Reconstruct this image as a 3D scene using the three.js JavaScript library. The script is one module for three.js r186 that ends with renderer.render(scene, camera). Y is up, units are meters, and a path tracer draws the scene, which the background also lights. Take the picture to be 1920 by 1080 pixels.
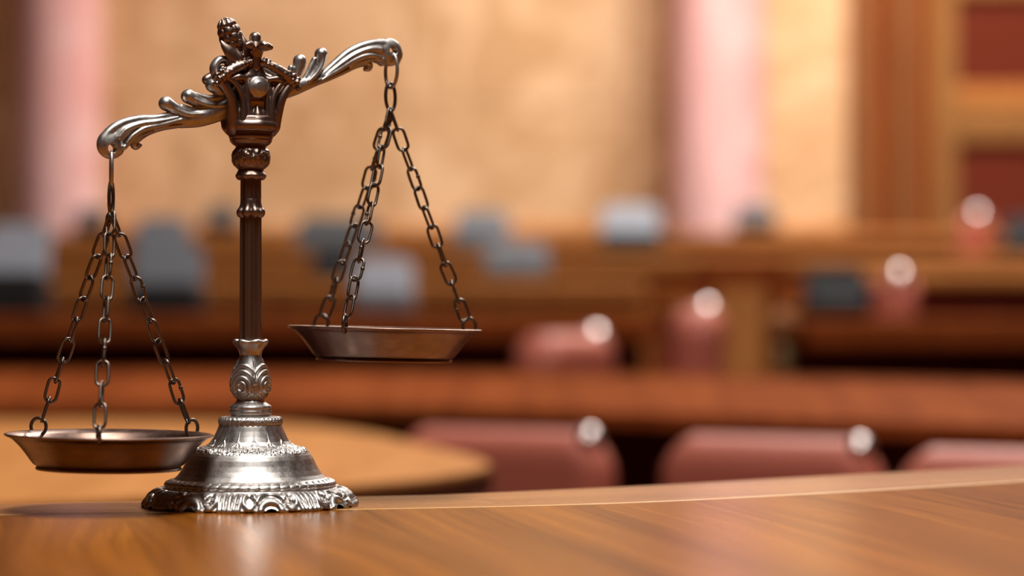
import * as THREE from 'three';
import { RoundedBoxGeometry } from 'three/addons/geometries/RoundedBoxGeometry.js';
import { mergeGeometries } from 'three/addons/utils/BufferGeometryUtils.js';
import { RectAreaLightUniformsLib } from 'three/addons/lights/RectAreaLightUniformsLib.js';
import { createNoise2D, createNoise3D } from 'simplex-noise';

// ------------------------------------------------------------------ camera, lights, exposure
const scene = new THREE.Scene();
scene.background = new THREE.Color(0x000000);
const camera = new THREE.PerspectiveCamera(13.588, 16 / 9, 0.05, 60);   // 85 mm class lens
camera.position.set(0, 1.035, 0);
camera.lookAt(0, 1.035 + 0.013236 * 10, -10);
camera.focus = 1.745;
camera.userData.fStop = 2.8;
const renderer = new THREE.WebGLRenderer({ antialias: true });
renderer.toneMapping = THREE.LinearToneMapping;
renderer.toneMappingExposure = 1.0;
renderer.shadowMap.enabled = true;
RectAreaLightUniformsLib.init();

const CEIL = 5.6;
// ceiling light panels: [x, z, width, depth, radiance]
const PANELS = [
  [0.25, -0.5, 1.3, 2.9, 27.0],
  [1.8, -6.6, 3.0, 2.2, 12.0],
  [1.9, -10.1, 2.4, 1.2, 48.0],
];
const LIGHT_COLOR = new THREE.Color().setRGB(1.0, 0.955, 0.90);

// ------------------------------------------------------------------ helpers
function rng(seed) { let s = seed >>> 0; return () => { s = (s + 0x6d2b79f5) | 0; let t = Math.imul(s ^ (s >>> 15), 1 | s); t = (t + Math.imul(t ^ (t >>> 7), 61 | t)) ^ t; return ((t ^ (t >>> 14)) >>> 0) / 4294967296; }; }
const n2 = createNoise2D(rng(11)), n3 = createNoise3D(rng(12));
const clamp = (x, a, b) => Math.min(b, Math.max(a, x));
const sstep = (a, b, x) => { const t = clamp((x - a) / (b - a), 0, 1); return t * t * (3 - 2 * t); };
const lerp = (a, b, t) => a + (b - a) * t;
const fbm = (x, y, o = 4) => { let s = 0, a = 0.5, f = 1; for (let i = 0; i < o; i++) { s += a * n2(x * f, y * f); a *= 0.5; f *= 2.03; } return s; };
const names = {};
function numbered(n) { const k = names[n] = (names[n] ?? -1) + 1; return k ? n + '_' + String(k).padStart(3, '0') : n; }
function mesh(name, geo, mat, parent, pos) {
  const m = new THREE.Mesh(geo, mat);
  m.name = parent === scene ? numbered(name) : name;
  m.castShadow = m.receiveShadow = true;
  if (pos) m.position.set(...pos);
  parent.add(m);
  return m;
}
function thing(name, label, category, [x, y, z] = [0, 0, 0], turn = 0, group) {
  const o = new THREE.Group(); o.name = numbered(name); scene.add(o);
  o.position.set(x, y, z); o.rotation.y = turn; o.userData = { label, category };
  if (group) o.userData.group = group;
  return o;
}
function struct(name, geo, mat, pos, label) {
  const m = mesh(name, geo, mat, scene, pos); m.userData.kind = 'structure';
  if (label) m.userData.label = label;
  return m;
}
function structGroup(name, pos = [0, 0, 0]) { const g = new THREE.Group(); g.name = numbered(name); g.position.set(...pos); g.userData.kind = 'structure'; scene.add(g); return g; }
function uvBox(g, ox = 0, oy = 0) {           // uv in metres, by the dominant direction of each face
  const p = g.attributes.position, n = g.attributes.normal, uv = new Float32Array(p.count * 2);
  for (let i = 0; i < p.count; i++) {
    const ax = Math.abs(n.getX(i)), ay = Math.abs(n.getY(i)), az = Math.abs(n.getZ(i));
    const x = p.getX(i), y = p.getY(i), z = p.getZ(i);
    const [u, v] = ay > ax && ay > az ? [x, z] : ax > az ? [z, y] : [x, y];
    uv[2 * i] = u + ox; uv[2 * i + 1] = v + oy;
  }
  g.setAttribute('uv', new THREE.BufferAttribute(uv, 2));
  return g;
}
const rbox = (w, h, d, r = 0.004, seg = 2, ox = 0, oy = 0) => uvBox(new RoundedBoxGeometry(w, h, d, seg, Math.min(r, w / 2.01, h / 2.01, d / 2.01)), ox, oy);
const at = (g, x, y, z) => g.translate(x, y, z);
function tube(points, radius, seg = 60, rad = 8, closed = false) {
  return new THREE.TubeGeometry(new THREE.CatmullRomCurve3(points.map((p) => new THREE.Vector3(...p)), closed), seg, radius, rad, closed);
}
function plainLathe(pts, seg = 64) { return new THREE.LatheGeometry(pts.map((p) => new THREE.Vector2(p[0], p[1])), seg); }
// a turned profile with relief: profile [[r, y] ...] bottom to top, relief(angle, y, t) added to the radius, hole(angle, y) leaves faces out
function turned(profile, nu, nv, relief, hole) {
  const L = [0];
  for (let i = 1; i < profile.length; i++) L.push(L[i - 1] + Math.hypot(profile[i][0] - profile[i - 1][0], profile[i][1] - profile[i - 1][1]));
  const sample = (s) => { let i = 1; while (i < L.length - 1 && L[i] < s) i++; const t = clamp((s - L[i - 1]) / (L[i] - L[i - 1] || 1), 0, 1); return [lerp(profile[i - 1][0], profile[i][0], t), lerp(profile[i - 1][1], profile[i][1], t)]; };
  const P = [], U = [], I = [];
  for (let j = 0; j <= nv; j++) {
    const s = L[L.length - 1] * j / nv, [r0, y0] = sample(s), [ra, ya] = sample(s - 0.0006), [rb, yb] = sample(s + 0.0006);
    let nr = yb - ya, ny = -(rb - ra); const l = Math.hypot(nr, ny) || 1; nr /= l; ny /= l;
    for (let i = 0; i <= nu; i++) {
      const a = (i % nu) / nu * Math.PI * 2, h = relief ? relief(a, y0, r0) : 0, r = Math.max(0, r0 + h * nr), y = y0 + h * ny;
      P.push(Math.sin(a) * r, y, Math.cos(a) * r); U.push(i / nu * 6.283 * 0.05, s);
    }
  }
  for (let j = 0; j < nv; j++) for (let i = 0; i < nu; i++) {
    if (hole && hole((i + 0.5) / nu * Math.PI * 2, sample(L[L.length - 1] * (j + 0.5) / nv)[1])) continue;
    const a = j * (nu + 1) + i, b = a + 1, c = a + nu + 1, d = c + 1;
    I.push(a, b, d, a, d, c);
  }
  const g = new THREE.BufferGeometry();
  g.setAttribute('position', new THREE.Float32BufferAttribute(P, 3));
  g.setAttribute('uv', new THREE.Float32BufferAttribute(U, 2));
  g.setIndex(I); g.computeVertexNormals();
  const N = g.attributes.normal;                                    // close the shading seam
  for (let j = 0; j <= nv; j++) { const a = j * (nu + 1), b = a + nu; const v = new THREE.Vector3(N.getX(a) + N.getX(b), N.getY(a) + N.getY(b), N.getZ(a) + N.getZ(b)).normalize(); N.setXYZ(a, v.x, v.y, v.z); N.setXYZ(b, v.x, v.y, v.z); }
  return g;
}
// a smooth cast body from strokes: each stroke is a list of [x, y, z, radius]; distances are joined with a smooth minimum and meshed
class Cast {
  constructor(lo, hi, cell) {
    this.lo = lo; this.c = cell; this.n = [0, 1, 2].map((i) => Math.ceil((hi[i] - lo[i]) / cell) + 1);
    this.f = new Float32Array(this.n[0] * this.n[1] * this.n[2]).fill(cell * 8);
  }
  each(a, b, pad, fn) {
    const { lo, c, n } = this, i0 = [], i1 = [];
    for (let k = 0; k < 3; k++) { i0[k] = clamp(Math.floor((Math.min(a[k], b[k]) - pad - lo[k]) / c), 0, n[k] - 1); i1[k] = clamp(Math.ceil((Math.max(a[k], b[k]) + pad - lo[k]) / c), 0, n[k] - 1); }
    for (let z = i0[2]; z <= i1[2]; z++) for (let y = i0[1]; y <= i1[1]; y++) for (let x = i0[0]; x <= i1[0]; x++) {
      const q = (z * n[1] + y) * n[0] + x;
      this.f[q] = fn(this.f[q], lo[0] + x * c, lo[1] + y * c, lo[2] + z * c);
    }
  }
  stroke(pts, k = 0.001, zs = 1, smooth = 8) {
    let P = pts.map((p) => p.length === 3 ? [p[0], p[1], 0, p[2]] : p);
    if (P.length > 2 && smooth > 1) {
      const c3 = new THREE.CatmullRomCurve3(P.map((p) => new THREE.Vector3(p[0], p[1], p[2]))), Q = [], m = (P.length - 1) * smooth;
      for (let i = 0; i <= m; i++) { const v = c3.getPoint(i / m), t = i / m * (P.length - 1), j = Math.min(P.length - 2, Math.floor(t)); Q.push([v.x, v.y, v.z, lerp(P[j][3], P[j + 1][3], t - j)]); }
      P = Q;
    }
    const m3 = 0.001; P = P.map((p) => p.map((x) => x * m3));
    if (P.length === 1) P.push(P[0]);
    const D = this.scratch ??= new Float32Array(this.f.length).fill(1), old = this.f, lo = [1e9, 1e9, 1e9], hi = [-1e9, -1e9, -1e9];
    let big = 0;
    for (const p of P) { big = Math.max(big, p[3]); for (let i = 0; i < 3; i++) { lo[i] = Math.min(lo[i], p[i]); hi[i] = Math.max(hi[i], p[i]); } }
    this.f = D;                                                       // distance to the whole stroke first ...
    for (let i = 1; i < P.length; i++) {
      const a = P[i - 1], b = P[i], R = Math.max(a[3], b[3]), dx = b[0] - a[0], dy = b[1] - a[1], dz = b[2] - a[2], ll = dx * dx + dy * dy + dz * dz || 1e-12;
      this.each(a, b, R * Math.max(1, zs) + k + this.c * 3, (f, x, y, z) => {
        const px = x - a[0], py = y - a[1], pz = z - a[2], t = clamp((px * dx + py * dy + pz * dz) / ll, 0, 1);
        return Math.min(f, Math.hypot(px - dx * t, py - dy * t, (pz - dz * t) / zs) - lerp(a[3], b[3], t));
      });
    }
    this.f = old;                                                     // ... then one smooth union with the body
    let q = 0; const { n, c } = this, pad = big * Math.max(1, zs) + k + c * 5, i0 = [], i1 = [];
    for (let i = 0; i < 3; i++) { i0[i] = clamp(Math.floor((lo[i] - pad - this.lo[i]) / c), 0, n[i] - 1); i1[i] = clamp(Math.ceil((hi[i] + pad - this.lo[i]) / c), 0, n[i] - 1); }
    for (let z = i0[2]; z <= i1[2]; z++) for (let y = i0[1]; y <= i1[1]; y++) for (let x = i0[0]; x <= i1[0]; x++) {
      q = (z * n[1] + y) * n[0] + x; const d = D[q]; if (d >= 1) continue;
      const h = Math.max(k - Math.abs(old[q] - d), 0) / k; old[q] = Math.min(old[q], d) - h * h * k * 0.25; D[q] = 1;
    }
    return this;
  }
  cutZ(x, y, r) { this.each([x - r, y - r, -1], [x + r, y + r, 1], 0.002, (f, X, Y) => Math.max(f, r - Math.hypot(X - x, Y - y))); return this; }
  geo() {
    const { lo, c, n, f } = this, [nx, ny, nz] = n, id = new Int32Array(nx * ny * nz).fill(-1), P = [], N = [], U = [], I = [];
    const F = (x, y, z) => f[(clamp(z, 0, nz - 1) * ny + clamp(y, 0, ny - 1)) * nx + clamp(x, 0, nx - 1)];
    const E = [[0, 1], [2, 3], [4, 5], [6, 7], [0, 2], [1, 3], [4, 6], [5, 7], [0, 4], [1, 5], [2, 6], [3, 7]];
    for (let z = 0; z < nz - 1; z++) for (let y = 0; y < ny - 1; y++) for (let x = 0; x < nx - 1; x++) {
      const q = (z * ny + y) * nx + x, v = [f[q], f[q + 1], f[q + nx], f[q + nx + 1], f[q + nx * ny], f[q + nx * ny + 1], f[q + nx * ny + nx], f[q + nx * ny + nx + 1]];
      let neg = 0; for (let i = 0; i < 8; i++) if (v[i] < 0) neg++;
      if (!neg || neg === 8) continue;
      let sx = 0, sy = 0, sz = 0, m = 0;
      for (const [a, b] of E) if ((v[a] < 0) !== (v[b] < 0)) { const t = v[a] / (v[a] - v[b]); sx += lerp(a & 1, b & 1, t); sy += lerp((a >> 1) & 1, (b >> 1) & 1, t); sz += lerp(a >> 2, b >> 2, t); m++; }
      sx /= m; sy /= m; sz /= m;
      id[q] = P.length / 3;
      P.push(lo[0] + (x + sx) * c, lo[1] + (y + sy) * c, lo[2] + (z + sz) * c);
      let gx = 0, gy = 0, gz = 0;                                   // gradient blended over the cell
      for (let i = 0; i < 8; i++) {
        const X = x + (i & 1), Y = y + ((i >> 1) & 1), Z = z + (i >> 2), w = (i & 1 ? sx : 1 - sx) * ((i >> 1) & 1 ? sy : 1 - sy) * (i >> 2 ? sz : 1 - sz);
        gx += w * (F(X + 1, Y, Z) - F(X - 1, Y, Z)); gy += w * (F(X, Y + 1, Z) - F(X, Y - 1, Z)); gz += w * (F(X, Y, Z + 1) - F(X, Y, Z - 1));
      }
      const l = Math.hypot(gx, gy, gz) || 1; N.push(gx / l, gy / l, gz / l);
      U.push(lo[0] + x * c + (lo[2] + z * c) * 0.6, lo[1] + y * c + (lo[2] + z * c) * 0.4);
    }
    const st = [1, nx, nx * ny];
    for (let z = 1; z < nz - 1; z++) for (let y = 1; y < ny - 1; y++) for (let x = 1; x < nx - 1; x++) {
      const q = (z * ny + y) * nx + x, s0 = f[q] < 0;
      for (let k = 0; k < 3; k++) {
        if ((f[q + st[k]] < 0) === s0) continue;
        const u = st[(k + 1) % 3], w = st[(k + 2) % 3], a = id[q], b = id[q - u], d = id[q - w], e = id[q - u - w];
        if (s0) I.push(a, b, e, a, e, d); else I.push(a, e, b, a, d, e);
      }
    }
    const g = new THREE.BufferGeometry();
    g.setAttribute('position', new THREE.Float32BufferAttribute(P, 3)); g.setAttribute('normal', new THREE.Float32BufferAttribute(N, 3)); g.setAttribute('uv', new THREE.Float32BufferAttribute(U, 2));
    g.setIndex(I);
    return g;
  }
}

// ------------------------------------------------------------------ textures and materials
const toS = (x) => { x = clamp(x, 0, 1); return x <= 0.0031308 ? 12.92 * x : 1.055 * Math.pow(x, 1 / 2.4) - 0.055; };
function tex(w, h, fn, metersX, metersY, srgb = true) {
  const d = new Uint8Array(w * h * 4);
  for (let y = 0; y < h; y++) for (let x = 0; x < w; x++) {
    const c = fn(x / w, y / h), i = (y * w + x) * 4;
    for (let k = 0; k < 3; k++) d[i + k] = Math.round(255 * (srgb ? toS(c[k]) : clamp(c[k], 0, 1)));
    d[i + 3] = 255;
  }
  const t = new THREE.DataTexture(d, w, h);
  t.wrapS = t.wrapT = THREE.RepeatWrapping; t.magFilter = THREE.LinearFilter; t.minFilter = THREE.LinearMipmapLinearFilter; t.generateMipmaps = true;
  if (srgb) t.colorSpace = THREE.SRGBColorSpace;
  t.repeat.set(1 / metersX, 1 / metersY); t.needsUpdate = true;
  return t;
}
const mixc = (a, b, t) => [lerp(a[0], b[0], t), lerp(a[1], b[1], t), lerp(a[2], b[2], t)];
// wood whose grain runs along v; leaf = width of a veneer leaf in metres (0: none)
function woodTex(dark, mid, light, { size = 1024, m = 1.2, seed = 0, leaf = 0, fine = 1, streak = 5 } = {}) {
  return tex(size, size, (u, v) => {
    const x = u * m, y = v * m;
    const li = leaf ? Math.floor(x / leaf) : 0, lt = leaf ? n2(li * 7.3 + seed, 3.1) : 0, ox = li * 5.7 + seed * 13;
    const warp = 0.02 * n2(x * 3 + ox, y * 1.3);
    const a = fbm((x + warp) * streak * 2.2 + ox, y * 0.5 + seed, 3), b = fbm((x + warp) * streak * 12 + ox, y * 1.5 + seed, 3), c = n2((x + warp * 0.5) * 330 + ox, y * 9), e = n2(x * 800 + ox, y * 70);
    let t = 0.5 + 0.45 * a + 0.32 * b + 0.16 * lt;
    let col = t < 0.5 ? mixc(dark, mid, clamp(t * 2, 0, 1)) : mixc(mid, light, clamp(t * 2 - 1, 0, 1));
    const joint = leaf ? 0.32 * Math.max(0, 1 - Math.abs(x / leaf - Math.round(x / leaf)) * leaf / 0.0012) : 0;
    const p = (1 - fine * (0.10 * Math.max(0, c) + 0.22 * Math.max(0, e))) * (1 - joint);
    return [col[0] * p, col[1] * p, col[2] * p];
  }, m, m);
}
const M = {};
const std = (o) => new THREE.MeshPhysicalMaterial(o);
const lin = (r, g, b) => new THREE.Color().setRGB(r, g, b);
{
  const rough = tex(512, 512, (u, v) => { const a = fbm(u * 9, v * 9, 4), s = n2(u * 60, v * 60); const g = clamp(0.5 + 0.14 * a + 0.05 * s, 0, 1); return [g, g, g]; }, 0.12, 0.12, false);
  const pat = (k) => tex(512, 512, (u, v) => { const a = fbm(u * 7 + k, v * 7, 5), b = fbm(u * 30 + k, v * 30, 2), t = clamp(0.55 + 0.45 * a + 0.2 * b, 0, 1); return mixc([0.44, 0.415, 0.39], [0.60, 0.58, 0.56], t); }, 0.11, 0.11);
  M.pewter = std({ color: lin(1, 1, 1), map: pat(0), metalness: 1, roughness: 0.84, roughnessMap: rough, bumpMap: rough, bumpScale: 0.00003 });
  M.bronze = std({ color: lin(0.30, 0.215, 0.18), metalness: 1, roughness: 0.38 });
  M.pan = std({ color: lin(0.52, 0.36, 0.30), map: pat(80), metalness: 1, roughness: 0.74, roughnessMap: rough });
  M.chain = std({ color: lin(0.17, 0.135, 0.112), metalness: 1, roughness: 0.36 });

  const tableMap = woodTex([0.088, 0.025, 0.002], [0.225, 0.068, 0.006], [0.36, 0.120, 0.012], { size: 2048, m: 1.1, seed: 3, leaf: 0.085, streak: 6, fine: 1.5 });
  tableMap.wrapS = tableMap.wrapT = THREE.MirroredRepeatWrapping;
  M.table = std({ map: tableMap, roughness: 0.24, bumpMap: tableMap, bumpScale: 0.00002, specularIntensity: 0.08 });
  const bandMap = woodTex([0.22, 0.085, 0.028], [0.33, 0.14, 0.048], [0.42, 0.19, 0.07], { size: 512, m: 0.8, seed: 9 });
  M.band = std({ map: bandMap, roughness: 0.27, specularIntensity: 0.18 });
  M.inlay = std({ color: lin(0.55, 0.31, 0.10), roughness: 0.35, specularIntensity: 0.3 });
  const honey = woodTex([0.40, 0.155, 0.038], [0.52, 0.215, 0.060], [0.62, 0.27, 0.085], { size: 512, m: 1.4, seed: 17 });
  M.honey = std({ map: honey, roughness: 0.55, specularIntensity: 0.1 });
  const oak = woodTex([0.34, 0.118, 0.030], [0.48, 0.18, 0.046], [0.58, 0.23, 0.062], { size: 512, m: 1.2, seed: 23 });
  M.oak = std({ map: oak, roughness: 0.55, specularIntensity: 0.1 });
  const mahog = woodTex([0.15, 0.031, 0.007], [0.225, 0.052, 0.012], [0.30, 0.075, 0.018], { size: 512, m: 1.2, seed: 29 });
  M.mahogany = std({ map: mahog, roughness: 0.7, specularIntensity: 0.02 });
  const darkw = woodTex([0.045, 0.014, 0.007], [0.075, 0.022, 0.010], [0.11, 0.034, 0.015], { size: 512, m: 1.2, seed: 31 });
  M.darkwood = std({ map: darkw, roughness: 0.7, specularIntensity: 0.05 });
  M.redpanel = std({ color: lin(0.13, 0.022, 0.010), roughness: 0.75, specularIntensity: 0.1 });
  M.walnut = std({ map: woodTex([0.16, 0.058, 0.020], [0.23, 0.086, 0.029], [0.30, 0.115, 0.040], { size: 512, m: 1.2, seed: 41 }), roughness: 0.55, specularIntensity: 0.1 });
  M.tanwood = std({ map: woodTex([0.21, 0.085, 0.026], [0.29, 0.125, 0.038], [0.36, 0.165, 0.052], { size: 512, m: 1.2, seed: 37 }), roughness: 0.55, specularIntensity: 0.1 });
  const leatherB = tex(512, 512, (u, v) => { const g = 0.5 + 0.35 * n2(u * 90, v * 90) + 0.2 * n2(u * 30, v * 30); return [g, g, g]; }, 0.12, 0.12, false);
  M.leather = std({ color: lin(0.47, 0.125, 0.08), roughness: 0.42, specularIntensity: 0.6, bumpMap: leatherB, bumpScale: 0.0006 });
  M.chrome = std({ color: lin(0.78, 0.68, 0.65), metalness: 1, roughness: 0.3 });
  M.brass = std({ color: lin(0.34, 0.24, 0.11), metalness: 1, roughness: 0.55 });
  M.blackplastic = std({ color: lin(0.020, 0.021, 0.023), roughness: 0.6, specularIntensity: 0.3 });
  M.greyplastic = std({ color: lin(0.085, 0.088, 0.094), roughness: 0.6, specularIntensity: 0.3 });
  M.slate = std({ color: lin(0.135, 0.145, 0.165), roughness: 0.5 });
  M.pale = std({ color: lin(0.30, 0.32, 0.37), roughness: 0.5 });
  M.paper = std({ color: lin(0.72, 0.70, 0.68), roughness: 0.8 });
  M.carpet = std({ color: lin(0.16, 0.03, 0.025), roughness: 0.95, bumpMap: leatherB, bumpScale: 0.002 });
  M.plaster = std({ color: lin(0.36, 0.30, 0.23), roughness: 0.9 });
  M.groove = std({ color: lin(0.30, 0.19, 0.10), roughness: 0.9 });
  const marble = (seed, a, b, c) => tex(1024, 512, (u, v) => {
    const x = u * 6, y = v * 3, w = fbm(x * 0.7 + seed, y * 0.7, 4), q = fbm(x + 2.2 * w + seed, y * 0.9 + 1.5 * w + 4, 4), vein = Math.pow(1 - Math.abs(n2(x * 0.8 + 2 * w + seed, y * 0.8 + 2 * q)), 6);
    return mixc(mixc(a, b, sstep(-0.45, 0.5, q)), c, 0.55 * vein * sstep(-0.2, 0.4, w));
  }, 6, 3);
  M.siena = [0, 1, 2].map((i) => std({ map: marble(5 + i * 31, [0.60, 0.34, 0.155], [0.82, 0.52, 0.285], [0.50, 0.25, 0.09]), roughness: 0.42 }));
  M.pink = std({ map: marble(77, [0.76, 0.37, 0.34], [0.88, 0.52, 0.49], [0.86, 0.64, 0.60]), roughness: 0.3 });
  M.lampglow = new THREE.MeshStandardMaterial({ color: 0xffffff, emissive: LIGHT_COLOR, emissiveIntensity: 1.0, roughness: 0.8 });
  M.lampframe = std({ color: lin(0.5, 0.42, 0.3), roughness: 0.5 });
}

// ------------------------------------------------------------------ the hall
const X0 = -6, X1 = 6, ZB = -12.5, ZF = 5;
{
  const W = X1 - X0, D = ZF - ZB, zc = (ZF + ZB) / 2;
  struct('floor', uvBox(new THREE.BoxGeometry(W, 0.2, D)), M.carpet, [0, -0.1, zc]);
  struct('ceiling', uvBox(new THREE.BoxGeometry(W, 0.2, D)), M.plaster, [0, CEIL + 0.1, zc]);
  struct('wall_left', uvBox(new THREE.BoxGeometry(0.2, CEIL, D)), M.darkwood, [X0 - 0.1, CEIL / 2, zc]);
  struct('wall_right', uvBox(new THREE.BoxGeometry(0.2, CEIL, D)), M.darkwood, [X1 + 0.1, CEIL / 2, zc]);
  struct('wall_front', uvBox(new THREE.BoxGeometry(W, CEIL, 0.2)), M.darkwood, [0, CEIL / 2, ZF + 0.1]);
  // back wall: a dark joint bed carrying single marble slabs
  const back = struct('wall_back', uvBox(new THREE.BoxGeometry(W, CEIL, 0.2)), M.groove, [0, CEIL / 2, ZB - 0.1]);
  const r = rng(5), sw = 1.15, sh = 0.86;
  for (let j = 0; j < 5; j++) for (let i = -2; i < 6; i++) {
    const cx = -4.0 + sw * (i + 0.5), cy = 1.30 + sh * (j + 0.5);
    if (cx > 1.9 || cx < -6.1) continue;
    const g = rbox(sw - 0.006, sh - 0.006, 0.03, 0.003, 1, r() * 6, r() * 3);
    mesh('slab', g, M.siena[Math.floor(r() * 3)], back, [cx, cy - CEIL / 2, 0.115]);
  }
  // low wooden wainscot under the marble
  const wains = structGroup('trim_1', [0, 0, ZB + 0.05]);
  for (let i = -2; i < 6; i++) mesh('panel', rbox(1.0, 1.28, 0.06, 0.008, 1, i * 0.37), M.oak, wains, [-3.9 + i * 1.02, 0.80, 0]);
  mesh('rail', rbox(7.7, 0.08, 0.10, 0.015), M.oak, wains, [-2.1, 1.47, 0.01]);
  // pink marble columns
  for (const [x, rad] of [[-2.27, 0.215], [1.03, 0.235]]) {
    const c = structGroup('column', [x, 0, ZB + 0.42]);
    mesh('shaft', plainLathe([[rad * 1.02, 1.0], [rad * 1.02, 1.5], [rad, 2.6], [rad * 0.97, 4.6], [rad * 0.95, CEIL - 0.35]], 64), M.pink, c);
    mesh('plinth', rbox(rad * 2.8, 0.9, rad * 2.8, 0.02), M.siena[0], c, [0, 0.45, 0]);
    mesh('base_ring', plainLathe([[rad * 1.3, 0.9], [rad * 1.34, 0.93], [rad * 1.2, 0.97], [rad * 1.02, 1.0]], 48), M.siena[1], c);
    mesh('capital', plainLathe([[rad * 0.95, CEIL - 0.36], [rad * 1.1, CEIL - 0.3], [rad * 1.3, CEIL - 0.12], [rad * 1.35, CEIL - 0.01]], 48), M.siena[1], c);
  }
  // timber door surround and panelled door at the right end of the back wall
  const fr = structGroup('trim_2', [0, 0, ZB]);
  const posts = [[1.80, 0.13, 0.10, M.walnut], [1.915, 0.10, 0.06, M.mahogany], [2.015, 0.11, 0.13, M.walnut], [2.115, 0.09, 0.07, M.mahogany]];
  for (const [x, w, d, m] of posts) mesh('post', rbox(w, 4.2, d, 0.01, 2, x), m, fr, [x, 2.1, d / 2]);
  mesh('lintel', rbox(3.4, 0.3, 0.16, 0.02), M.oak, fr, [3.4, 4.35, 0.08]);
  const door = structGroup('door_1', [0, 0, ZB]);
  mesh('stile', rbox(0.13, 4.2, 0.08, 0.01), M.tanwood, door, [2.225, 2.1, 0.04]);
  mesh('stile', rbox(0.13, 4.2, 0.08, 0.01), M.tanwood, door, [3.36, 2.1, 0.04]);
  for (const [y, h] of [[1.35, 0.20], [2.04, 0.17], [2.80, 0.18], [3.5, 0.17]]) mesh('rail', rbox(1.0, h, 0.075, 0.01), M.tanwood, door, [2.79, y, 0.0375]);
  mesh('shelf_strip', rbox(1.0, 0.11, 0.06, 0.01), M.oak, door, [2.79, 2.19, 0.03]);
  for (const [y, h] of [[0.72, 1.06], [1.70, 0.50], [2.475, 0.46], [3.15, 0.52]]) mesh('panel', rbox(1.0, h, 0.03, 0.01), M.redpanel, door, [2.79, y, 0.016]);
  struct('wall_end', uvBox(new THREE.BoxGeometry(2.5, 4.2, 0.06)), M.oak, [4.7, 2.1, ZB + 0.03]);
}

// ceiling lights
for (let i = 0; i < PANELS.length; i++) {
  const [x, z, w, d, L] = PANELS[i];
  const t = thing('ceiling_light', ['large square ceiling light panel over the front table', 'wide ceiling light panel over the middle desk rows', 'narrow ceiling light panel along the marble wall'][i], 'ceiling light', [x, CEIL, z]);
  mesh('diffuser', rbox(w, 0.02, d, 0.004), M.lampglow, t, [0, -0.035, 0]);
  for (const [dx, dz, ww, dd] of [[0, d / 2 + 0.04, w + 0.16, 0.08], [0, -d / 2 - 0.04, w + 0.16, 0.08], [w / 2 + 0.04, 0, 0.08, d], [-w / 2 - 0.04, 0, 0.08, d]]) mesh('frame', rbox(ww, 0.06, dd, 0.006), M.lampframe, t, [dx, -0.03, dz]);
  const l = new THREE.RectAreaLight(LIGHT_COLOR, L, w, d);
  l.name = 'ceiling_panel_lamp'; l.position.set(0, -0.05, 0); l.rotation.x = -Math.PI / 2; t.add(l);
}

// raised platforms carrying the desk rows
for (const [z0, z1, h] of [[-6.75, -7.95, 0.27], [-7.95, -8.85, 0.40], [-8.85, -10.1, 0.52], [-10.1, -12.0, 0.66]])
  struct('platform', uvBox(new THREE.BoxGeometry(11.9, h, z0 - z1)), M.carpet, [0, h / 2, (z0 + z1) / 2]);

// ------------------------------------------------------------------ the front table
const TOP = 0.90;
{
  const t = thing('rostrum_table', 'curved polished orange-brown wooden table carrying the balance scale', 'table', [0, 0, 0]);
  const spline = (pts, n) => new THREE.SplineCurve(pts.map((p) => new THREE.Vector2(p[0], p[1]))).getPoints(n);
  const edge = spline([[-1.45, 1.60], [-0.9, 1.67], [-0.377, 1.779], [-0.116, 1.852], [-0.029, 1.886], [0.125, 1.985], [0.262, 2.088], [0.463, 2.235], [0.8, 2.50], [1.3, 2.95]], 90);
  const line = spline([[-1.45, 1.49], [-0.9, 1.575], [-0.355, 1.677], [-0.1, 1.729], [0.022, 1.762], [0.1, 1.795], [0.192, 1.852], [0.294, 1.925], [0.45, 2.045], [0.8, 2.33], [1.3, 2.77]], 90);
  const off = (pts, d) => pts.map((p, i) => { const a = pts[Math.max(0, i - 1)], b = pts[Math.min(pts.length - 1, i + 1)], l = Math.hypot(b.x - a.x, b.y - a.y); return new THREE.Vector2(p.x - (b.y - a.y) / l * d, p.y + (b.x - a.x) / l * d); });
  const slab = (poly, th, bevel) => {
    const g = new THREE.ExtrudeGeometry(new THREE.Shape(poly), { depth: th - 2 * bevel, bevelEnabled: bevel > 0, bevelThickness: bevel, bevelSize: bevel, bevelOffset: -bevel, bevelSegments: 3, curveSegments: 1 });
    g.rotateX(-Math.PI / 2); g.translate(0, TOP - th + bevel, 0);      // shape y becomes depth (-z)
    return g;
  };
  const turnUV = (g, ang) => { const u = g.attributes.uv, c = Math.cos(ang), s = Math.sin(ang); for (let i = 0; i < u.count; i++) { const x = u.getX(i), y = u.getY(i); u.setXY(i, x * c - y * s, x * s + y * c); } return g; };
  const near = [new THREE.Vector2(1.3, 0.72), new THREE.Vector2(-1.45, 0.72)];
  mesh('tabletop', turnUV(slab([...off(line, -0.0041), ...near], 0.034, 0.0004), -0.21), M.table, t);
  mesh('inlay_strip', slab([...off(line, 0.0039), ...off(line, -0.0039).reverse()], 0.034, 0), M.inlay, t);
  mesh('border_band', turnUV(slab([...edge, ...off(line, 0.0041).reverse()], 0.034, 0.0006), 1.1), M.band, t);
  const under = off(edge, -0.06);
  const apr = new THREE.ExtrudeGeometry(new THREE.Shape([...under, ...off(edge, -0.085).reverse()]), { depth: 0.14, bevelEnabled: false }); apr.rotateX(-Math.PI / 2); apr.translate(0, TOP - 0.175, 0);
  mesh('apron', apr, M.mahogany, t);
  for (const [x, z] of [[-1.3, -0.85], [1.15, -0.85], [-1.3, -1.45], [1.15, -2.6]]) mesh('leg', rbox(0.09, TOP - 0.034, 0.09, 0.01), M.mahogany, t, [x, (TOP - 0.034) / 2, z]);
}

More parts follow.
